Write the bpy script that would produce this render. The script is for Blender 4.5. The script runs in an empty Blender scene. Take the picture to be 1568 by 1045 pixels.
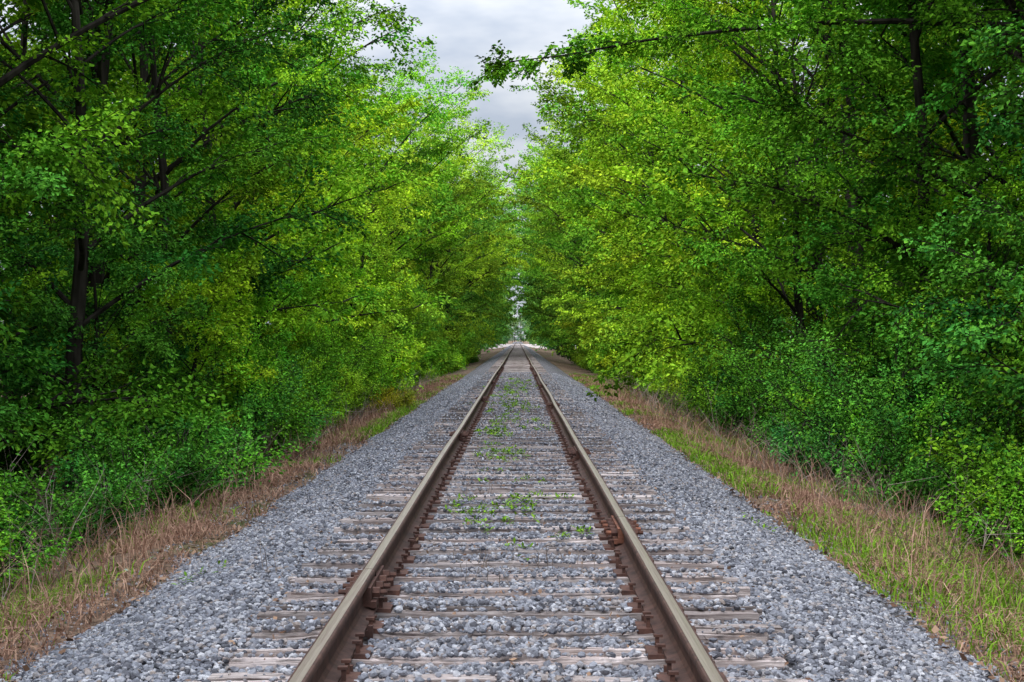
import bpy, math, numpy as np
from mathutils import Vector
R = np.random.RandomState(7)
UP = np.array([0., 0., 1.])
scene = bpy.context.scene

# ------------------------------------------------------------------ helpers
def norm(v):
    return v / np.maximum(np.linalg.norm(v, axis=-1, keepdims=True), 1e-9)

_tab = np.random.RandomState(99).rand(256, 256)
def vnoise(x, y, s=1.0, o=0.0):
    x = np.asarray(x) / s + 31.7 + o; y = np.asarray(y) / s + 17.3 + o * 1.7
    xi = np.floor(x).astype(int); yi = np.floor(y).astype(int)
    fx = x - xi; fy = y - yi
    fx = fx * fx * (3 - 2 * fx); fy = fy * fy * (3 - 2 * fy)
    g = lambda a, b: _tab[a % 256, b % 256]
    return (g(xi, yi) * (1 - fx) + g(xi + 1, yi) * fx) * (1 - fy) + (g(xi, yi + 1) * (1 - fx) + g(xi + 1, yi + 1) * fx) * fy

class MB:
    def __init__(s): s.v = []; s.f = []; s.m = []; s.r = []; s.n = 0
    def add(s, v, f, mat=0, rnd=None):
        v = np.asarray(v, dtype=float).reshape(-1, 3); f = np.asarray(f, dtype=np.int64).reshape(-1, 3)
        s.v.append(v); s.f.append(f + s.n); s.n += len(v)
        s.m.append(np.full(len(f), mat) if np.isscalar(mat) else np.asarray(mat))
        if rnd is None: rnd = np.full(len(v), 0.5)
        elif np.isscalar(rnd): rnd = np.full(len(v), rnd)
        s.r.append(rnd)
    def mesh(s, name, mats, smooth=False):
        v = np.concatenate(s.v); f = np.concatenate(s.f); m = np.concatenate(s.m); r = np.concatenate(s.r)
        me = bpy.data.meshes.new(name)
        me.vertices.add(len(v)); me.vertices.foreach_set("co", v.astype(np.float32).ravel())
        me.loops.add(len(f) * 3); me.loops.foreach_set("vertex_index", f.astype(np.int32).ravel())
        me.polygons.add(len(f)); me.polygons.foreach_set("loop_start", np.arange(0, len(f) * 3, 3, dtype=np.int32))
        me.polygons.foreach_set("material_index", m.astype(np.int32))
        me.polygons.foreach_set("use_smooth", np.full(len(f), smooth))
        for k in mats: me.materials.append(k)
        me.update(calc_edges=True)
        a = me.attributes.new("rnd", 'FLOAT', 'POINT'); a.data.foreach_set("value", r.astype(np.float32))
        return me

def obj(name, data=None, parent=None, loc=(0, 0, 0), rotz=0, scale=(1, 1, 1), color=None):
    o = bpy.data.objects.new(name, data); scene.collection.objects.link(o)
    o.location = loc; o.rotation_euler = (0, 0, rotz); o.scale = scale
    if color is not None: o.color = (*color, 1)
    if parent: o.parent = parent
    return o

BOXF = [(0,2,1),(0,3,2),(4,5,6),(4,6,7),(0,1,5),(0,5,4),(1,2,6),(1,6,5),(2,3,7),(2,7,6),(3,0,4),(3,4,7)]
def box(mb, x0, x1, y0, y1, z0, z1, mat=0, rnd=0.5, slope=0):
    s = slope
    mb.add([(x0,y0-s,z0),(x1,y0-s,z0),(x1,y1+s,z0),(x0,y1+s,z0),(x0,y0,z1),(x1,y0,z1),(x1,y1,z1),(x0,y1,z1)], BOXF, mat, rnd)

def tube(mb, pts, rad, sides, mat=0):
    pts = np.asarray(pts); n = len(pts)
    t = norm(np.gradient(pts, axis=0))
    ref = np.where(np.abs(t[:, 2:3]) > 0.9, np.array([[1., 0, 0]]), UP[None])
    a = norm(np.cross(t, ref)); b = np.cross(t, a)
    th = np.arange(sides) * 2 * math.pi / sides
    v = pts[:, None] + (a[:, None] * np.cos(th)[None, :, None] + b[:, None] * np.sin(th)[None, :, None]) * np.asarray(rad)[:, None, None]
    i = np.arange(n - 1)[:, None] * sides; j = np.arange(sides)[None]; j2 = (j + 1) % sides
    q = np.stack([i + j, i + j2, i + sides + j2, i + sides + j], -1).reshape(-1, 4)
    mb.add(v.reshape(-1, 3), np.concatenate([q[:, [0, 1, 2]], q[:, [0, 2, 3]]]), mat)

# ------------------------------------------------------------------ materials
def newmat(name):
    m = bpy.data.materials.new(name); m.use_nodes = True
    nt = m.node_tree; nt.nodes.clear()
    out = nt.nodes.new("ShaderNodeOutputMaterial")
    return m, nt, out
def N(nt, t, **k):
    n = nt.nodes.new(t)
    for a, b in k.items(): setattr(n, a, b)
    return n
def mixc(nt, f, a, b, mode='MIX'):
    n = nt.nodes.new("ShaderNodeMixRGB"); n.blend_type = mode
    for s, v in ((0, f), (1, a), (2, b)):
        if hasattr(v, "is_output"): nt.links.new(v, n.inputs[s])
        elif s == 0: n.inputs[0].default_value = v
        else: n.inputs[s].default_value = (*v, 1)
    return n.outputs[0]
def maprange(nt, v, a, b, c=0., d=1.):
    n = nt.nodes.new("ShaderNodeMapRange"); nt.links.new(v, n.inputs[0])
    for i, k in enumerate((a, b, c, d)): n.inputs[i + 1].default_value = k
    return n.outputs[0]
def noise(nt, scale, detail=4, vec=None, rough=0.6):
    n = N(nt, "ShaderNodeTexNoise"); n.inputs["Scale"].default_value = scale; n.inputs["Detail"].default_value = detail
    n.inputs["Roughness"].default_value = rough
    if vec: nt.links.new(vec, n.inputs["Vector"])
    return n.outputs[0]
def objco(nt, scale=None):
    tc = N(nt, "ShaderNodeTexCoord")
    if scale is None: return tc.outputs["Object"]
    mp = N(nt, "ShaderNodeMapping"); mp.inputs["Scale"].default_value = scale
    nt.links.new(tc.outputs["Object"], mp.inputs[0]); return mp.outputs[0]
def rndattr(nt):
    a = N(nt, "ShaderNodeAttribute"); a.attribute_name = "rnd"; return a.outputs["Fac"]
def principled(nt, out, col, rough=0.8, spec=0.3, metal=0, bump=None, bs=0.5, bd=0.02):
    p = N(nt, "ShaderNodeBsdfPrincipled")
    if hasattr(col, "is_output"): nt.links.new(col, p.inputs["Base Color"])
    else: p.inputs["Base Color"].default_value = (*col, 1)
    if hasattr(rough, "is_output"): nt.links.new(rough, p.inputs["Roughness"])
    else: p.inputs["Roughness"].default_value = rough
    p.inputs["Metallic"].default_value = metal
    p.inputs["Specular IOR Level"].default_value = spec
    if bump:
        b = N(nt, "ShaderNodeBump"); b.inputs["Strength"].default_value = bs; b.inputs["Distance"].default_value = bd
        nt.links.new(bump, b.inputs["Height"]); nt.links.new(b.outputs[0], p.inputs["Normal"])
    nt.links.new(p.outputs[0], out.inputs[0]); return p

def leafmat(name):
    # attribute: integer part = hue class of the limb, fraction = brightness of the leaf
    m, nt, out = newmat(name)
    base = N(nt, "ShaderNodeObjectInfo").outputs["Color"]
    r = rndattr(nt)
    fl = N(nt, "ShaderNodeMath", operation='FLOOR'); nt.links.new(r, fl.inputs[0])
    fr = N(nt, "ShaderNodeMath", operation='FRACT'); nt.links.new(r, fr.inputs[0])
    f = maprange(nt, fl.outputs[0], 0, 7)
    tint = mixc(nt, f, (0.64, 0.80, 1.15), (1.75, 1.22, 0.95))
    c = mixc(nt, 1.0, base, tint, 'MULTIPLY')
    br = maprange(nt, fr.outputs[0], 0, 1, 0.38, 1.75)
    vm = N(nt, "ShaderNodeVectorMath", operation='SCALE'); nt.links.new(c, vm.inputs[0]); nt.links.new(br, vm.inputs["Scale"])
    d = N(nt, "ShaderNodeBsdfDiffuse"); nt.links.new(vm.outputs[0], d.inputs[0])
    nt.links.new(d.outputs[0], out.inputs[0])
    return m
M_leaf = leafmat("leaf_green")
m, nt, out = newmat("bark"); M_bark = m
nz = noise(nt, 6, 2, objco(nt, (1, 1, 0.25)))
d = N(nt, "ShaderNodeBsdfDiffuse"); nt.links.new(mixc(nt, maprange(nt, nz, .3, .7), (0.012, 0.011, 0.009), (0.05, 0.044, 0.037)), d.inputs[0]); nt.links.new(d.outputs[0], out.inputs[0])

def stemmat(name, a, b):
    m, nt, out = newmat(name)
    c = mixc(nt, rndattr(nt), a, b)
    d = N(nt, "ShaderNodeBsdfDiffuse"); nt.links.new(c, d.inputs[0]); nt.links.new(d.outputs[0], out.inputs[0])
    return m
M_dry = stemmat("dry_grass", (0.20, 0.10, 0.07), (0.60, 0.385, 0.28))
M_green = stemmat("green_grass", (0.10, 0.22, 0.018), (0.26, 0.46, 0.04))
M_twig = stemmat("dead_twig", (0.12, 0.09, 0.07), (0.40, 0.33, 0.29))
M_litter = stemmat("dead_leaf", (0.12, 0.065, 0.045), (0.40, 0.26, 0.18))

m, nt, out = newmat("crushed_stone"); M_stone = m
r = rndattr(nt)
cr = N(nt, "ShaderNodeValToRGB"); nt.links.new(r, cr.inputs[0])
e = cr.color_ramp.elements; e[0].position = 0; e[0].color = (0.10, 0.10, 0.118, 1); e[1].position = 1; e[1].color = (0.55, 0.55, 0.60, 1)
for p, c in ((0.35, (0.235, 0.243, 0.288, 1)), (0.66, (0.325, 0.335, 0.39, 1)), (0.74, (0.33, 0.28, 0.262, 1)), (0.84, (0.375, 0.38, 0.43, 1))):
    k = e.new(p); k.color = c
nz = noise(nt, 60, 2, objco(nt))
c = mixc(nt, 1.0, cr.outputs[0], mixc(nt, maprange(nt, nz, .3, .7), (0.75, 0.75, 0.75), (1.2, 1.2, 1.18)), 'MULTIPLY')
d = N(nt, "ShaderNodeBsdfDiffuse"); nt.links.new(c, d.inputs[0]); nt.links.new(d.outputs[0], out.inputs[0])

m, nt, out = newmat("gravel_bed"); M_bed = m
vo = N(nt, "ShaderNodeTexVoronoi"); vo.inputs["Scale"].default_value = 26; nt.links.new(objco(nt), vo.inputs["Vector"])
sep = N(nt, "ShaderNodeSeparateColor"); nt.links.new(vo.outputs["Color"], sep.inputs[0])
cr = N(nt, "ShaderNodeValToRGB"); nt.links.new(sep.outputs[0], cr.inputs[0])
e = cr.color_ramp.elements; e[0].color = (0.14, 0.135, 0.15, 1); e[1].color = (0.43, 0.42, 0.46, 1)
dk = maprange(nt, vo.outputs["Distance"], 0.25, 0.75, 1.0, 0.35)
hs = N(nt, "ShaderNodeHueSaturation"); nt.links.new(cr.outputs[0], hs.inputs["Color"]); nt.links.new(dk, hs.inputs["Value"])
inv = maprange(nt, vo.outputs["Distance"], 0, 0.8, 1, 0)
principled(nt, out, hs.outputs[0], 0.95, 0.1, bump=inv, bs=0.8, bd=0.03)

m, nt, out = newmat("forest_floor"); M_ground = m
co = objco(nt)
n1 = noise(nt, 0.6, 4, co); n2 = noise(nt, 9, 5, co, 0.75)
c1 = mixc(nt, maprange(nt, n2, .35, .65), (0.09, 0.06, 0.045), (0.32, 0.22, 0.16))
c2 = mixc(nt, maprange(nt, n2, .35, .65), (0.04, 0.06, 0.02), (0.14, 0.17, 0.06))
principled(nt, out, mixc(nt, maprange(nt, n1, .52, .66), c1, c2), 0.95, 0.1, bump=n2, bs=1.0, bd=0.06)

m, nt, out = newmat("weathered_wood"); M_tie = m
n1 = noise(nt, 1.0, 6, objco(nt, (3, 60, 60)), 0.7); n2 = noise(nt, 2.2, 3, objco(nt))
c = mixc(nt, maprange(nt, n1, .34, .60), (0.10, 0.075, 0.068), (0.62, 0.54, 0.53))
c = mixc(nt, maprange(nt, n2, .45, .72, 0, .65), c, (0.29, 0.215, 0.195))
hs = N(nt, "ShaderNodeHueSaturation"); nt.links.new(c, hs.inputs["Color"]); nt.links.new(maprange(nt, rndattr(nt), 0, 1, .5, 1.4), hs.inputs["Value"])
principled(nt, out, hs.outputs[0], 0.9, 0.15, bump=n1, bs=1.0, bd=0.012)

m, nt, out = newmat("rusty_steel"); M_rust = m
n1 = noise(nt, 9, 5, objco(nt), 0.7)
principled(nt, out, mixc(nt, maprange(nt, n1, .3, .7), (0.038, 0.022, 0.019), (0.14, 0.072, 0.058)), 0.75, 0.3, bump=n1, bs=0.3, bd=0.004)
m, nt, out = newmat("rusty_plate"); M_plate = m
n1 = noise(nt, 14, 5, objco(nt), 0.7)
principled(nt, out, mixc(nt, maprange(nt, n1, .3, .7), (0.040, 0.022, 0.020), (0.17, 0.082, 0.062)), 0.8, 0.3)
m, nt, out = newmat("orange_rust"); M_joint = m
n1 = noise(nt, 12, 5, objco(nt), 0.7)
principled(nt, out, mixc(nt, maprange(nt, n1, .35, .65), (0.07, 0.032, 0.024), (0.36, 0.145, 0.09)), 0.8, 0.3)
m, nt, out = newmat("worn_rail_head"); M_head = m
n1 = noise(nt, 2.5, 5, objco(nt, (30, 0.6, 1)), 0.7)
principled(nt, out, mixc(nt, maprange(nt, n1, .3, .7), (0.24, 0.18, 0.145), (0.46, 0.38, 0.32)), maprange(nt, n1, .3, .7, .5, .3), 0.5, metal=0.6)
m, nt, out = newmat("pale_gravel_road"); M_road = m
n1 = noise(nt, 3, 5, objco(nt), 0.7)
principled(nt, out, mixc(nt, n1, (0.34, 0.28, 0.26), (0.60, 0.54, 0.52)), 0.9, 0.2)

# ------------------------------------------------------------------ terrain
def gz(x, y):
    a = np.abs(x)
    z = np.interp(a, [0, 2.2, 3, 4.2, 6, 12, 60], [-.64, -.58, -.50, -.74, -.98, -1.05, -1.05])
    w = np.clip((a - 2.4) / 2, 0, 1)
    return z + w * (vnoise(x, y, 1.3) - .5) * 0.16 + w * (vnoise(x, y, 6, 5) - .5) * 0.3 * np.clip((a - 4) / 4, 0, 1)
def bz(x, y=None):
    a = np.abs(x)
    z = np.interp(a, [0, .55, 1.45, 1.85, 2.75, 3.05], [-.03, -.038, -.05, -.12, -.50, -.72])
    if y is not None: z = z + (vnoise(x, y, .7, 3) - .5) * 0.05 * np.clip((a - 1.2) / .5, 0.25, 1)
    return z
def grid(name, xs, ys, fz, mat):
    X, Y = np.meshgrid(xs, ys); Z = fz(X, Y); nx = len(xs)
    i = (np.arange(len(ys) - 1)[:, None] * nx + np.arange(nx - 1)[None]).ravel()
    f = np.concatenate([np.stack([i, i + 1, i + nx + 1], -1), np.stack([i, i + nx + 1, i + nx], -1)])
    mb = MB(); mb.add(np.stack([X, Y, Z], -1), f); return obj(name, mb.mesh(name, [mat], True))
xs = np.concatenate([[-2500, -900, -300, -120, -60, -30], np.arange(-20, -8, 1.), np.arange(-8, 8.01, .25), np.arange(9, 21, 1.), [30, 60, 120, 300, 900, 2500]])
ys = np.concatenate([[-600, -100, -30], np.arange(-10, 60, .5), np.arange(60, 420, 2.5), [450, 500, 600, 800, 1200, 2000, 4000]])
grid("ground", xs, ys, gz, M_ground)
grid("gravel_bed", np.arange(-3.0, 3.01, .15), np.concatenate([np.arange(-6, 60, .3), np.arange(60, 901, 5)]), lambda x, y: bz(x, y) - .02, M_bed)
mb = MB()
for sgn in (-1, 1):
    x0, x1 = sorted((sgn * .86, sgn * 60))
    box(mb, x0, x1, 368.6, 375.4, -1.1, .17, 0, slope=2.5)
box(mb, -.66, .66, 368.6, 375.4, -.3, .165, 0, slope=.6)
obj("road", mb.mesh("road", [M_road]))

# ------------------------------------------------------------------ stones
def rot_rand(n):
    q = norm(R.randn(n, 4)); w, x, y, z = q.T
    return np.stack([1-2*(y*y+z*z), 2*(x*y-z*w), 2*(x*z+y*w), 2*(x*y+z*w), 1-2*(x*x+z*z), 2*(y*z-x*w), 2*(x*z-y*w), 2*(y*z+x*w), 1-2*(x*x+y*y)], -1).reshape(n, 3, 3)
ph = (1 + 5 ** .5) / 2
ICO = norm(np.array([(-1,ph,0),(1,ph,0),(-1,-ph,0),(1,-ph,0),(0,-1,ph),(0,1,ph),(0,-1,-ph),(0,1,-ph),(ph,0,-1),(ph,0,1),(-ph,0,-1),(-ph,0,1)], dtype=float))
ICF = np.array([(0,11,5),(0,5,1),(0,1,7),(0,7,10),(0,10,11),(1,5,9),(5,11,4),(11,10,2),(10,7,6),(7,1,8),(3,9,4),(3,4,2),(3,2,6),(3,6,8),(3,8,9),(4,9,5),(2,4,11),(6,2,10),(8,6,7),(9,8,1)])
OCT = np.array([(1,0,0),(-1,0,0),(0,1,0),(0,-1,0),(0,0,1),(0,0,-1)], dtype=float)
OCF = np.array([(0,2,4),(2,1,4),(1,3,4),(3,0,4),(2,0,5),(1,2,5),(3,1,5),(0,3,5)])
PITCH = 0.53
def stones(mb, y0, y1, dens, r0, r1, ico=True):
    n = int((y1 - y0) * 6.6 * dens)
    x = R.uniform(-3.3, 3.3, n); y = R.uniform(y0, y1, n)
    edge = 2.72 + (vnoise(x, y, .8, 9) - .5) * .55 - (x > 0) * .12
    keep = np.abs(x) < edge
    keep |= R.rand(n) < 0.08
    r = r0 + (r1 - r0) * R.rand(n) ** 1.8
    z = np.maximum(bz(x, y), gz(x, y)) + R.uniform(-.3, .55, n) * r
    d = (y / PITCH + .5) % 1 - .5
    cov = vnoise(x, y, .35, 21)
    cov2 = vnoise(x, y, .22, 41) * .6 + vnoise(x, y, .9, 51) * .4
    ontie = (np.abs(d) * PITCH < .108) & (np.abs(x) < 1.27)
    core = np.abs(d + (vnoise(x * 0, np.round(y / PITCH), .77, 5) - .5) * .12) * PITCH < .028 + .115 * (1 - cov2)
    keep &= ~(ontie & core) | (R.rand(n) < np.clip((cov - .48) * 2.0, .05, .8))
    z = np.where(ontie, .002 + r * .35, z)
    nr = np.abs(np.abs(x) - .753)
    keep &= ~((nr < .13) & ontie)
    z = np.where(nr < .09, z - .02, z)
    keep &= ~((nr < .09) & (r > .03))
    x, y, z, r = x[keep], y[keep], z[keep], r[keep]; n = len(x)
    B, F = (ICO, ICF) if ico else (OCT, OCF)
    v = B[None] * R.uniform(.66, 1.24, (n, len(B), 1)) * R.uniform(.6, 1.15, (n, 1, 3)) * r[:, None, None]
    v = np.einsum('nij,nkj->nki', rot_rand(n), v)
    v[..., 2] *= .8
    v += np.stack([x, y, z], -1)[:, None]
    f = F[None] + (np.arange(n) * len(B))[:, None, None]
    rr = R.rand(n); mb.add(v, f, 0, np.repeat(rr, len(B)))
mb = MB()
stones(mb, 4.5, 12, 2400, .009, .025)
stones(mb, 12, 28, 1200, .013, .027, False)
stones(mb, 28, 60, 420, .022, .034, False)
obj("gravel_ballast", mb.mesh("gravel_ballast", [M_stone]))

# ------------------------------------------------------------------ track
track = obj("railroad_track")
def wob(side, y):
    y = np.asarray(y, dtype=float)
    return (vnoise(y, side * 3.3 + 0 * y, 5) - .5) * .030 * np.clip((y - 6) / 8, 0, 1) + (vnoise(y, side * 7.7 + 0 * y, 14) - .5) * .05 * np.clip((y - 12) / 20, 0, 1)
prof = np.array([(.07,0),(.07,.012),(.022,.028),(.009,.045),(.009,.122),(.032,.132),(.036,.140),(.036,.157),(.032,.165),(.022,.1685),(0,.1695)])
prof = np.concatenate([prof, prof[:-1][::-1] * [-1, 1]]); K = len(prof)
joints = {-1: [7.55 + 11.9 * i for i in range(8)], 1: [9.8, 16.4] + [16.4 + 11.9 * i for i in range(1, 7)]}
for sgn, nm in ((-1, "rail_left"), (1, "rail_right")):
    mb = MB(); js = [-6] + joints[sgn] + [900]
    for a, b in zip(js[:-1], js[1:]):
        if b - a < 100: st = np.linspace(a + .005, b - .005, max(3, int((b - a) / .5)))
        else: st = np.concatenate([np.arange(a + .005, 200, 1.5), np.arange(200, 900, 12)])
        cx = sgn * .753 + wob(sgn, st); cz = .015 + (vnoise(st, sgn * 9. + 0 * st, 6) - .5) * .012
        v = np.stack([cx[:, None] + prof[None, :, 0], np.repeat(st[:, None], K, 1), cz[:, None] + prof[None, :, 1]], -1)
        i = np.arange(len(st) - 1)[:, None] * K; j = np.arange(K)[None]; j2 = (j + 1) % K
        q = np.stack([i + j, i + K + j, i + K + j2, i + j2], -1).reshape(-1, 4)
        top = np.isin(np.arange(K), [9, 10]); mm = np.tile(top.astype(int), len(st) - 1)
        mb.add(v.reshape(-1, 3), np.concatenate([q[:, [0, 1, 2]], q[:, [0, 2, 3]]]), np.concatenate([mm, mm]))
        mb.add(v[0], [(0, k, k + 1) for k in range(1, K - 1)], 0); mb.add(v[-1], [(0, k + 1, k) for k in range(1, K - 1)], 0)
    obj(nm, mb.mesh(nm, [M_rust, M_head]), track)
mb = MB()
for sgn in (-1, 1):
    for jy in joints[sgn]:
        if jy < 4 or jy > 80: continue
        cx = sgn * .753 + float(wob(sgn, jy)); mt = 1 if (sgn > 0 and jy < 12) else 0
        for s in (-1, 1):
            a, b = sorted((cx + s * .010, cx + s * .048)); box(mb, a, b, jy - .36, jy + .36, .045, .142, mt)
            a, b = sorted((cx + s * .048, cx + s * .075)); box(mb, a, b, jy - .36, jy + .36, .040, .072, mt)
            for k in range(4):
                by = jy - .27 + k * .18
                tube(mb, [(cx + s * .048, by, .106), (cx + s * .050, by, .106), (cx + s * .088, by, .106), (cx + s * .090, by, .106)], [0.001, .028, .028, .001], 6, 0)
                tube(mb, [(cx + s * .088, by, .106), (cx + s * .125, by, .106), (cx + s * .126, by, .106)], [.014, .014, .001], 6, mt)
obj("joint_bars", mb.mesh("joint_bars", [M_plate, M_joint]), track)
mb = MB(); mp = MB()
for k in range(-8, int(900 / PITCH)):
    y = k * PITCH + R.uniform(-.02, .02); rr = R.rand()
    if y > 130:
        if y > 366 and y < 378: continue
        if y < 500: box(mb, -1.3, 1.3, y - .11, y + .11, -.1, 0.0, 0, rr)
        continue
    skew = R.uniform(-.02, .02); tilt = R.uniform(-.008, .008)
    ns = R.randint(3, 6) if y < 60 else 2
    cuts = np.sort(np.concatenate([[-.115, .115], R.uniform(-.09, .09, ns - 1)]))
    seg = 16 if y < 40 else 4
    for s in range(ns):
        a, b = cuts[s] + .002, cuts[s + 1] - .003
        if b - a < .008: continue
        x = np.linspace(-1.3 + R.uniform(-.04, .08), 1.3 - R.uniform(-.04, .08), seg + 1)
        ya = y + a + skew * x + R.uniform(-.005, .005, seg + 1); yb = y + b + skew * x + R.uniform(-.005, .005, seg + 1)
        zt = R.uniform(-.028, .006) + tilt * x + R.uniform(-.006, .005, seg + 1)
        near_ = np.exp(-((np.abs(x) - .75) / .2) ** 2); zt = zt * (1 - near_) - .002 * near_
        v = np.stack([np.stack([x, ya, x * 0 - .16], -1), np.stack([x, ya + .004, zt], -1), np.stack([x, yb - .004, zt + R.uniform(-.004, .004)], -1), np.stack([x, yb, x * 0 - .16], -1)], 1)
        i = np.arange(seg)[:, None] * 4; j = np.arange(3)[None]
        q = np.stack([i + j, i + 4 + j, i + 5 + j, i + 1 + j], -1).reshape(-1, 4)
        f = np.concatenate([q[:, [0, 2, 1]], q[:, [0, 3, 2]]]); e0 = 4 * seg
        f = np.concatenate([f, [(0, 1, 2), (0, 2, 3), (e0, e0 + 2, e0 + 1), (e0, e0 + 3, e0 + 2)]])
        mb.add(v.reshape(-1, 3), f, 0, np.clip(rr + R.uniform(-.25, .25), 0, 1))
    if y < 70:
        for sgn in (-1, 1):
            cx = sgn * .753 + float(wob(sgn, y))
            box(mp, cx - .14, cx + .14, y - .095, y + .095, -.012, .0145)
            for s in (-1, 1):
                for dy in (-.06, .06):
                    if R.rand() < .15: continue
                    px = cx + s * .086; h = R.uniform(.035, .065)
                    box(mp, px - .009, px + .009, y + dy - .009, y + dy + .009, .0145, h)
                    a, b = sorted((px - s * .024, px + s * .016)); box(mp, a, b, y + dy - .016, y + dy + .016, h, h + .012)
            if R.rand() < .6:
                s = R.choice([-1, 1]); box(mp, cx - .085, cx + .085, y + s * .125 - .012, y + s * .125 + .012, -.02, .013)
                box(mp, cx - sgn * .09 - .012, cx - sgn * .09 + .012, y + s * .125 - .014, y + s * .125 + .014, -.03, .035)
obj("wooden_ties", mb.mesh("wooden_ties", [M_tie]), track)
obj("tie_plates_and_spikes", mp.mesh("tie_plates", [M_plate]), track)

# ------------------------------------------------------------------ trees
def leaves(mb, P0, D, L, m, size, mat, rs, spread=.38, tone=None, hue=None):
    n = len(P0)
    P0 = np.repeat(P0, m, 0); D = np.repeat(D, m, 0); L = np.repeat(L, m); tone = np.repeat(tone, m); hue = np.repeat(hue, m)
    k = n * m
    t = rs.uniform(.05, 1.08, k)
    S = norm(np.cross(D, UP[None])); sg = np.sign(rs.rand(k) - .5)
    lat = rs.rand(k) * spread * L * (1.15 - .7 * t)
    p = P0 + D * (L * t)[:, None] + S * (sg * lat)[:, None]
    p[:, 2] += -.12 * L * t * t - .2 * lat + rs.normal(0, .06, k)
    ld = norm(D * .6 + S * (sg * .7)[:, None] + np.array([0, 0, -.3]) + rs.normal(0, .4, (k, 3)))
    nn = norm(UP[None] * .8 + rs.normal(0, .5, (k, 3)))
    rt = norm(np.cross(ld, nn)); nn = np.cross(rt, ld)
    l = size * rs.uniform(.6, 1.25, k); w = l * rs.uniform(.27, .38, k)
    b = p; tip = p + ld * l[:, None] - nn * (l * .12)[:, None]
    mid = p + ld * (l * .45)[:, None] + nn * (w * .25)[:, None]
    v = np.stack([b, mid + rt * w[:, None], tip, mid - rt * w[:, None]], 1)
    i = np.arange(k)[:, None, None] * 4
    f = np.array([[0, 1, 2], [0, 2, 3]])[None] + i
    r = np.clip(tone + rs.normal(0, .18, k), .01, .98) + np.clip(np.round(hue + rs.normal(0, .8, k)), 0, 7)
    mb.add(v, f, mat, np.repeat(r, 4))

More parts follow.
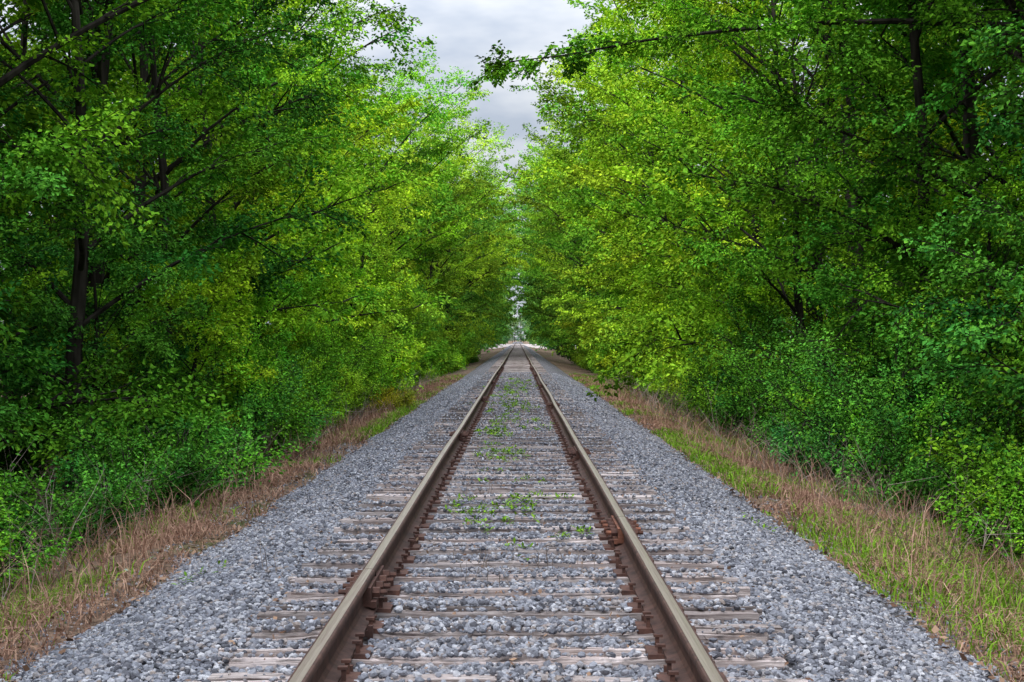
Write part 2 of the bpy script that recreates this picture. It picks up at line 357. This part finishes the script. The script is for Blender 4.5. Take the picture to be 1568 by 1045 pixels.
def make_tree(name, seed, H, Rad, npri, nsec, nter, mleaf, size, shrub=False, tr=.2, low=.07, arch=0., extra=(), l2k=.34, q00=.22, limb=.5):
    rs = np.random.RandomState(seed); mb = MB()
    T = 9; tt = np.linspace(0, 1, T)
    lean = rs.normal(0, .05 * H, 2); wv = rs.normal(0, .02 * H, (T, 2)).cumsum(0) * .6
    tp = np.stack([lean[0] * tt + wv[:, 0] * tt, lean[1] * tt + wv[:, 1] * tt, tt * H * .9 - .4], -1)
    if not shrub: tube(mb, tp, tr * (1 - tt) ** .8 + .02, 8)
    tw0, twd, twl, ton, hu = [], [], [], [], []
    def grow(pts, q, r0, l2b, nsec, nter, q0=.22, tone0=.5, l3k=1., hue0=3.5):
        for j in range(nsec):
            qq = q0 + (1 - q0) * (j + rs.rand()) / nsec; qq = min(qq, .99)
            sp = np.array([np.interp(qq, q, pts[:, c]) for c in range(3)])
            tan = norm(np.array([np.interp(min(1, qq + .05), q, pts[:, c]) - np.interp(max(0, qq - .08), q, pts[:, c]) for c in range(3)]))
            a = rs.choice([-1, 1]) * rs.uniform(.3, 1.1)
            ca, sa = math.cos(a), math.sin(a)
            dd = norm(np.array([tan[0] * ca - tan[1] * sa, tan[0] * sa + tan[1] * ca, tan[2] * .7 + rs.normal(.12, .38) * l3k]))
            l2 = l2b * (1.15 - .55 * qq) * rs.uniform(.6, 1.2)
            q2 = np.linspace(0, 1, 4)
            p2 = sp + dd * (l2 * q2)[:, None] + UP * (-.15 * l2 * q2 * q2)[:, None]
            if size < .3: tube(mb, p2, r0 * .35 * (1 - q2 * .85) + .003, 3)
            tone = tone0 + rs.normal(0, .13); h_ = hue0 + rs.normal(0, 1.2)
            for k in range(nter):
                g = .15 + .85 * (k + rs.rand()) / nter; g = min(g, 1)
                sp3 = np.array([np.interp(g, q2, p2[:, c]) for c in range(3)])
                a = rs.uniform(-1.3, 1.3); ca, sa = math.cos(a), math.sin(a)
                d3 = norm(np.array([dd[0] * ca - dd[1] * sa, dd[0] * sa + dd[1] * ca, dd[2] * .5 + rs.normal(0.05, .3)]))
                l3 = (.85 if not shrub else .38 * Rad / 1.2) * rs.uniform(.6, 1.3) * (Rad / 5 if not shrub else 1) * l3k
                tw0.append(sp3); twd.append(d3); twl.append(l3); ton.append(tone); hu.append(h_)
                if size < .11:
                    tube(mb, np.stack([sp3, sp3 + d3 * l3 - UP * .12 * l3]), [.008, .002], 3)
    az = rs.rand() * 6.28
    q = np.linspace(0, 1, 8)
    for i in range(npri):
        u = (i + rs.rand()) / npri
        u = low + (1 - low) * u
        az += 2.4 + rs.normal(0, .5)
        h0 = (u * .9 if not shrub else 0.02)
        s = np.array([np.interp(h0, tt, tp[:, c]) for c in range(3)])
        if shrub: s = np.array([rs.normal(0, .12), rs.normal(0, .12), -.15])
        env = math.sin(math.pi * min(.97, u * .72 + .2)) ** .55
        if arch: env *= np.interp(u, [0, .15, .5], [1 - arch, 1 - arch * .7, 1])
        ln = Rad * env * rs.uniform(.55, 1.15)
        if shrub: ln = Rad * rs.uniform(.3, 1.0); el = (H * rs.uniform(.35, 1.0)) / ln * .95
        else: el = np.interp(u, [0, .3, 1], [.12, .6, 1.5]) + rs.normal(0, .15)
        d = np.array([math.cos(az), math.sin(az), 0])
        side = np.array([-d[1], d[0], 0]); wig = rs.normal(0, .035 * ln, 8).cumsum()
        bend = .35 if not shrub else .3
        pts = s + d * (ln * q)[:, None] + UP * (ln * el * (q - bend * q * q))[:, None] / (1 - bend * .5) + side * (wig * q)[:, None]
        r0 = tr * (limb if not shrub else .25) * (1 - .6 * u) * (.6 + .4 * ln / Rad)
        tube(mb, pts, r0 * (1 - q * .9), 6 if not shrub else 4)
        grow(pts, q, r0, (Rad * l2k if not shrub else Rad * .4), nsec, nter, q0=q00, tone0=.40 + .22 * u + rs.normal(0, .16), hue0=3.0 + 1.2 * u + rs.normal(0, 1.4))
    for (p0, p1, sag, l2b, ns_) in extra:
        p0 = np.array(p0); p1 = np.array(p1)
        pts = p0 + (p1 - p0) * q[:, None] + UP * (sag * 4 * q * (1 - q))[:, None] + rs.normal(0, .05, (8, 3))
        tube(mb, pts, .07 * (1 - q * .93), 6); grow(pts, q, .04, l2b, ns_, 4, .3, l3k=.55)
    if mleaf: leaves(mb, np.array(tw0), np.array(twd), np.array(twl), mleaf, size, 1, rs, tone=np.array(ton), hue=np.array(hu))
    return mb.mesh(name, [M_bark, M_leaf])

near = [make_tree("tree_a%d" % i, 100 + i, H, r, 24, 8, 5, 70, .090, l2k=.29, tr=.2, limb=.42) for i, (H, r) in enumerate([(17, 5.4), (18.5, 5.7), (16, 5.0), (19, 5.5), (15, 5.2)])]
mid = [make_tree("tree_m%d" % i, 150 + i, H, r, 25, 7, 5, 36, .13, l2k=.29, tr=.2, limb=.42) for i, (H, r) in enumerate([(17, 5.4), (18.5, 5.7), (16, 5.2)])]
limby = [make_tree("tree_l%d" % i, 180 + i, H, r, 14, 8, 4, 54, .086, l2k=.27, tr=.13, q00=.35, limb=.5, low=.2) for i, (H, r) in enumerate([(12, 4.0), (13.5, 3.8), (11, 3.8)])]
far = [make_tree("tree_f%d" % i, 200 + i, H, r, 24, 6, 4, 26, .22) for i, (H, r) in enumerate([(17, 5.6), (18.5, 5.3), (16, 5.4)])]
archt = [make_tree("tree_arch%d" % i, 250 + i, H, r, 27, 7, 4, 44, .17, arch=.5, low=.13) for i, (H, r) in enumerate([(18, 6.8), (19.5, 6.6), (17.5, 7.0)])]
arch2 = [make_tree("tree_archfar%d" % i, 250 + i, H, r, 27, 6, 4, 13, .34, arch=.5, low=.13) for i, (H, r) in enumerate([(18, 6.8), (19.5, 6.6), (17.5, 7.0)])]
far2 = [make_tree("tree_vfar%d" % i, 200 + i, H, r, 24, 5, 4, 9, .42) for i, (H, r) in enumerate([(17, 5.6), (18.5, 5.3), (16, 5.4)])]
shr = [make_tree("shrub_s%d" % i, 300 + i, H, r, 16, 6, 4, 30, .058, shrub=True, tr=.08) for i, (H, r) in enumerate([(2.2, 1.2), (2.8, 1.4), (1.7, 1.1), (3.4, 1.6)])]
shr2 = [make_tree("shrub_f%d" % i, 300 + i, H, r, 14, 5, 3, 18, .125, shrub=True, tr=.08) for i, (H, r) in enumerate([(2.2, 1.2), (2.8, 1.4), (1.7, 1.1), (3.4, 1.6)])]
sap = [make_tree("sapling_%d" % i, 400 + i, H, r, 20, 6, 5, 34, .076, tr=.05, low=.12) for i, (H, r) in enumerate([(4.6, 2.0), (6.5, 2.4), (5.5, 2.2)])]

def haze(c, y):  # aerial haze painted into the leaf colour, growing with distance
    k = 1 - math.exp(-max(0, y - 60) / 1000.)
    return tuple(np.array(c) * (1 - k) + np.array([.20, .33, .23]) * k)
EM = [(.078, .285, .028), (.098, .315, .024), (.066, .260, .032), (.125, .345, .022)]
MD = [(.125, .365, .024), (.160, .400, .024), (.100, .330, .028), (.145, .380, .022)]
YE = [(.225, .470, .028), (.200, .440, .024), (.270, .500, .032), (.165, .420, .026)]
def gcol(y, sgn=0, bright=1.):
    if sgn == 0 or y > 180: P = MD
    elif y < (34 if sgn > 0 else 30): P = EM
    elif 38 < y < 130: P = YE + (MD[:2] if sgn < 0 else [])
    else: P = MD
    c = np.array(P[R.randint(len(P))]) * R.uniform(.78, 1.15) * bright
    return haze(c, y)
used = set()
def place_tree(x, y, bank, s=1., bright=1., name="deciduous_tree", col=None, rz=None):
    me = bank[R.randint(len(bank))]
    if me.name in used: me = me.copy()
    used.add(me.name)
    sc = s * R.uniform(.9, 1.1)
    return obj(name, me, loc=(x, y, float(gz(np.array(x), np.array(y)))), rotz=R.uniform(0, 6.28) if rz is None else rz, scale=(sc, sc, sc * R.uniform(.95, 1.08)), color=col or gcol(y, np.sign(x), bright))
for sgn in (-1, 1):
    y = -6 + R.rand() * 2
    while y < 640:
        step = 5.6 if y < 150 else 7.5
        if not (362 < y < 382):
            xx = 8.9 + R.uniform(-1.0, .8) + (.6 if y < 30 else 0); bank = near if 5 < y < 34 else (mid if 34 <= y < 64 else far)
            if sgn < 0:
                if 52 < y <= 86: xx = 11.3 + R.uniform(-.5, .5)
                elif 86 < y <= 112: xx = 9.2; bank = archt
                elif 112 < y < 235: xx = 6.5 + R.uniform(-.4, .4); bank = archt
            else:
                if 38 < y <= 56: xx = 8.4 + R.uniform(-.5, .5)
                elif 56 < y <= 95: xx = 7.9 + R.uniform(-.4, .4); bank = archt
                elif 95 < y < 235: xx = 6.2 + R.uniform(-.4, .4); bank = archt
            if y > 150: bank = arch2
            if y > 235: xx = 8.6; bank = far2
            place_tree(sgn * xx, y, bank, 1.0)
        y += step * R.uniform(.8, 1.2)
    for (x0, st, ymax) in ((14.5, 7.5, 150), (21, 9, 90)):
        y = 2 + R.rand() * 4
        while y < ymax:
            place_tree(sgn * (x0 + R.uniform(-1.5, 1.5)), y, far if y < 60 else far2, bright=.55)  # back rows get darkened leaf colour, painting in the shaded voids
            y += st * R.uniform(.8, 1.2)
    y = 6
    while y < 130:
        b = shr2 if y > 42 else (shr if y > 20 else [shr[0], shr[2]])
        if R.rand() < .92:
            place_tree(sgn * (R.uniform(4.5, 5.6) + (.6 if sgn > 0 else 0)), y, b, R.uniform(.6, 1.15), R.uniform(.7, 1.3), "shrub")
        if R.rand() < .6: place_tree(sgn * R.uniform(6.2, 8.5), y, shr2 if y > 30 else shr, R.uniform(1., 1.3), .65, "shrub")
        y += 1.4 if y < 60 else 3
    y = 17
    while y < 100:
        place_tree(sgn * R.uniform(6.6, 7.8), y, sap, R.uniform(.8, 1.1), R.uniform(.8, 1.2), "sapling"); y += R.uniform(5, 9)
# slender trees whose dark trunks and limbs stand in front of the foliage
for x, y, k in [(-6.9, 22, 0), (-7.2, 30, 1), (7.3, 25, 1), (7.0, 34, 0)]:
    place_tree(x, y, [limby[k]], 1.0, 1.05)
for y in np.arange(54, 90, 6):
    place_tree(-7.6 + R.uniform(-.5, .5), y, sap, R.uniform(1.1, 1.5), 1.0, "sapling")
for x, y, bank, s, col, nm in [
    (-5.7, 24, [sap[0]], .82, (.25, .52, .03), "sapling"),
    (-4.4, 35, [shr[1]], .85, (.26, .54, .04), "shrub"),
    (-4.8, 29, [shr[0]], 1.0, (.15, .42, .03), "shrub"),
    (-4.8, 25, [shr[0]], .95, (.11, .38, .06), "shrub"),
    (-3.4, 38.5, [shr[2]], .62, (.32, .38, .03), "shrub"),
    (5.6, 38, [shr[1]], .8, (.07, .34, .10), "shrub"),
    (4.9, 22, [shr[2]], .8, (.07, .31, .07), "shrub"),
    (-4.6, 62, [sap[0]], .9, (.23, .45, .03), "sapling")]:
    place_tree(x, y, bank, s, 1, nm, col)
hang = make_tree("tree_overhang", 777, 17.5, 5.4, 24, 8, 5, 66, .094, l2k=.29, tr=.2, limb=.42, extra=[((.3, .2, 7.6), (-9.2, .5, 7.0), .35, .75, 15)])
obj("deciduous_tree", hang, loc=(8.7, 23.5, -1.0), color=(.12, .36, .024))

for row in range(2):
    for x in np.arange(-120, 121, 4.5):
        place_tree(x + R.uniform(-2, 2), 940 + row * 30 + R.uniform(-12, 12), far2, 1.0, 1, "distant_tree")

# ------------------------------------------------------------------ grasses
def blades(mb, x, y, h, w, lean, mat, z=None, rs=R):
    n = len(x); z = gz(x, y) - .02 if z is None else z
    a = rs.uniform(0, 6.28, n); b = rs.uniform(0, 6.28, n); d = np.stack([np.cos(a), np.sin(a), 0 * a], -1); s = np.stack([np.cos(b), np.sin(b), 0 * a], -1)
    p = np.stack([x, y, z], -1); le = (lean * h * rs.uniform(.2, 1.5, n))[:, None]
    p1 = p + UP * (h * .55)[:, None] + d * le * .35; p2 = p + UP * (h * np.clip(1 - lean * .35, .3, 1))[:, None] + d * le
    w = w[:, None]
    v = np.stack([p - s * w, p + s * w, p1 - s * w * .8, p1 + s * w * .8, p2], 1)
    f = np.array([[0, 1, 3], [0, 3, 2], [2, 3, 4]])[None] + np.arange(n)[:, None, None] * 5
    mb.add(v, f, mat, np.repeat(rs.rand(n), 5))
def strip(n, a0, a1, y0, y1, side, p=1.5):
    y = y0 + (y1 - y0) * R.rand(n) ** p; x = side * R.uniform(a0, a1, n); return x, y
mb = MB()
for side in (-1, 1):
    x, y = strip(75000, 2.5, 4.7, 5, 75, side, 1.6)
    k = R.rand(len(x)) < np.clip((vnoise(x, y, .9, 12) - .2) * 2.4, .12, 1) * np.interp(np.abs(x), [2.5, 2.85, 3.3, 4.7], [.1, .8, 1, .6])
    x, y = x[k], y[k]; n = len(x)
    blades(mb, x, y, R.uniform(.06, .30, n) * np.interp(np.abs(x), [2.5, 3.4], [.6, 1]), R.uniform(.0015, .004, n) * (1 + y / 20), 1.3, 0)
    x, y = strip(2400, 3.0, 5.2, 6, 60, side, 1.5); n = len(x)
    blades(mb, x, y, R.uniform(.25, .75, n), R.uniform(.002, .0035, n) * (1 + y / 30), .5, 0)
obj("dry_grass", mb.mesh("dry_grass", [M_dry]))
mb = MB()
for side in (-1, 1):
    x, y = strip(100000, 2.7, 5.8, 5, 80, side, 1.7)
    a = np.abs(x); dens = np.clip((vnoise(x, y, 1.6, 33) - .5) * 4, 0, 1)
    if side > 0: dens = np.clip(dens * .6 + np.exp(-((a - 4.3) / .6) ** 2) * (vnoise(x, y, 3, 3) > .25) * .8 + .9 * np.exp(-((a - 3.0) / .3) ** 2) * ((y > 17) & (y < 29)), 0, 1)
    else: dens = np.clip(dens * .35 + np.exp(-((a - 3.8) / .45) ** 2) * 1. * (y < 12) + 1. * np.exp(-((a - 2.85) / .3) ** 2) * ((y > 28) & (y < 42)), 0, 1)
    k = R.rand(len(x)) < dens; x, y = x[k], y[k]; n = len(x)
    blades(mb, x, y, R.uniform(.06, .26, n), R.uniform(.002, .0045, n) * (1 + y / 20), .8, 0)
obj("green_grass", mb.mesh("green_grass", [M_green]))
mb = MB()
wl = [(0.03, 30, .3, 1.6, 550), (-.26, 17.4, .22, .5, 260), (-.3, 21, .16, .6, 240), (-.3, 11.5, .12, .4, 180), (.02, 12.2, .12, .4, 180), (-.45, 12.4, .1, .3, 60), (.42, 12.6, .12, .1, 60), (0, 24, .3, 1, 200), (0, 42, .35, 6, 600), (.1, 14.5, .3, .7, 80), (-2.2, 9.5, .1, .3, 30), (2.3, 13, .2, .6, 40)]
for i in range(40): wl.append((R.normal(0, .3), R.uniform(9, 50), .08, .25, R.randint(15, 70)))
for cx, cy, sx, sy, n in wl:
    c = R.normal(0, 1, (max(4, n // 12), 2)); ci = R.randint(len(c), size=n)
    x = cx + sx * c[ci, 0] + R.normal(0, .025, n); y = cy + sy * c[ci, 1] + R.normal(0, .03, n)
    D = norm(np.stack([R.normal(0, 1, n), R.normal(0, 1, n), R.uniform(.2, 1.2, n)], -1))
    l = R.uniform(.025, .055, n) * (1 + y / 60); w = l * .18; rt = norm(np.cross(D, UP[None]))
    k = np.abs(np.abs(x) - .753) > .12
    p = np.stack([x, y, bz(x) + .02 + R.uniform(0, .04, n)], -1)
    v = np.stack([p, p + D * (l * .5)[:, None] + rt * w[:, None], p + D * l[:, None] - UP * .01, p + D * (l * .5)[:, None] - rt * w[:, None]], 1)[k]
    f = np.array([[0, 1, 2], [0, 2, 3]])[None] + np.arange(len(v))[:, None, None] * 4
    mb.add(v, f, 0, np.repeat(R.rand(len(v)), 4))
obj("weeds", mb.mesh("weeds", [M_green]))
mb = MB()
for cx, cy, n in [(-.28, 8.6, 9), (.32, 8.9, 10), (-.1, 8.2, 4), (1.0, 10.5, 3), (-1.6, 9, 3), (-.3, 13, 6)]:
    for i in range(n):
        x = cx + R.normal(0, .1); y = cy + R.normal(0, .15); h = R.uniform(.06, .15)
        tube(mb, [(x, y, -.05), (x + R.normal(0, .02), y, h * .5), (x + R.normal(0, .04), y + R.normal(0, .03), h)], [.0025, .002, .001], 3)
        mb.r[-1][:] = R.rand()
def twigs(n, a0, a1, y0, y1, side, flat=False):
    for i in range(n):
        x = side * R.uniform(a0, a1); y = y0 + (y1 - y0) * R.rand() ** 1.3; z = float(max(gz(np.array(x), np.array(y)), bz(x)))
        L = R.uniform(.3, 1.4) * (1 if not flat else .3); q = np.linspace(0, 1, 5)[:, None]
        a = R.uniform(0, 6.28); e = R.uniform(.0, .08) if flat else R.uniform(.7, 2.4)
        d = norm(np.array([math.cos(a), math.sin(a), e])); c = R.normal(0, .22, 3); c[2] = -abs(c[2]) if not flat else 0
        p = np.array([x, y, z + (.02 if flat else -.05)]) + d * L * q + c * L * q * q + R.normal(0, .015, (5, 3)) * L
        rad = R.uniform(.0025, .005) * (1 + y / 30); rr = R.rand()
        tube(mb, p, rad * (1 - .8 * q[:, 0]), 3); mb.r[-1][:] = rr
        if not flat:
            for b in range(R.randint(1, 5)):
                t = R.uniform(.3, .9); s = p[int(t * 4)]; d2 = norm(d + R.normal(0, .6, 3)); l2 = L * R.uniform(.2, .5)
                tube(mb, s + d2 * l2 * np.linspace(0, 1, 3)[:, None], rad * np.array([.5, .35, .1]), 3); mb.r[-1][:] = rr
for side in (-1, 1):
    twigs(620, 3.7, 5.2, 10, 60, side); twigs(160, 2.2, 3.8, 6, 30, side, True)
obj("dead_brush", mb.mesh("dead_brush", [M_twig]))
mb = MB(); n = 32000
side = np.where(R.rand(n) < .5, -1, 1); a = R.uniform(2.5, 8, n); x = side * a; y = 5 + 60 * R.rand(n) ** 1.5
x[:3000] = R.uniform(-1.4, 1.4, 3000); y[:3000] = R.uniform(5, 30, 3000)
z = np.maximum(gz(x, y), np.where(np.abs(x) < 2.7, bz(x), -9)) + .03
p = np.stack([x, y, z], -1); D = norm(np.stack([R.normal(0, 1, n), R.normal(0, 1, n), R.normal(0, .4, n)], -1)); rt = norm(np.cross(D, norm(UP + R.normal(0, .4, (n, 3)))))
l = R.uniform(.03, .08, n)[:, None]; l[:3000] *= .55; v = np.stack([p, p + D * l * .5 + rt * l * .3, p + D * l, p + D * l * .5 - rt * l * .3], 1)
mb.add(v, np.array([[0, 1, 2], [0, 2, 3]])[None] + np.arange(n)[:, None, None] * 4, 0, np.repeat(R.rand(n), 4))
obj("leaf_litter", mb.mesh("leaf_litter", [M_litter]))

# ------------------------------------------------------------------ light
sd = Vector((-.35, -.60, .80)).normalized()
w = bpy.data.worlds.new("World"); scene.world = w; w.use_nodes = True
nt = w.node_tree; nt.nodes.clear()
out = nt.nodes.new("ShaderNodeOutputWorld"); bg = nt.nodes.new("ShaderNodeBackground"); bg.inputs[1].default_value = .1
sky = nt.nodes.new("ShaderNodeTexSky"); sky.sky_type = 'NISHITA'; sky.sun_disc = False
sky.sun_elevation = math.asin(sd.z); sky.sun_rotation = math.atan2(sd.x, sd.y)
tc = nt.nodes.new("ShaderNodeTexCoord"); sx = nt.nodes.new("ShaderNodeSeparateXYZ"); nt.links.new(tc.outputs["Generated"], sx.inputs[0])
mp_ = nt.nodes.new("ShaderNodeMapping"); mp_.inputs["Scale"].default_value = (1, 1, 2.6); nt.links.new(tc.outputs["Generated"], mp_.inputs[0])
nz = noise(nt, 9, 4, mp_.outputs[0], .55)
cl = mixc(nt, maprange(nt, nz, .35, .65), (5.3, 5.9, 7.0), (8.8, 9.0, 9.3))
gr = maprange(nt, sx.outputs[2], 0.15, 0.9, 1.0, 4.4)
vm = nt.nodes.new("ShaderNodeVectorMath"); vm.operation = 'SCALE'; nt.links.new(cl, vm.inputs[0]); nt.links.new(gr, vm.inputs["Scale"])
fin = mixc(nt, .88, sky.outputs[0], vm.outputs[0])
nt.links.new(fin, bg.inputs[0]); nt.links.new(bg.outputs[0], out.inputs[0])
sl = bpy.data.lights.new("sun", 'SUN'); sl.energy = 1.5; sl.angle = math.radians(12); sl.color = (1, .96, .9)
so = obj("sun", sl); so.rotation_euler = (-sd).to_track_quat('-Z', 'Y').to_euler()

cam = bpy.data.cameras.new("camera"); co_ = obj("camera", cam); cam.lens = 50; cam.sensor_width = 36; cam.clip_end = 6000; cam.clip_start = .05
co_.location = (.04, 0, 1.40); co_.rotation_euler = (math.radians(90) - .00115, 0, .00413)
scene.camera = co_
scene.view_settings.view_transform = 'Standard'; scene.view_settings.look = 'None'; scene.view_settings.exposure = 0
print("tris", sum(len(m.polygons) for m in bpy.data.meshes))
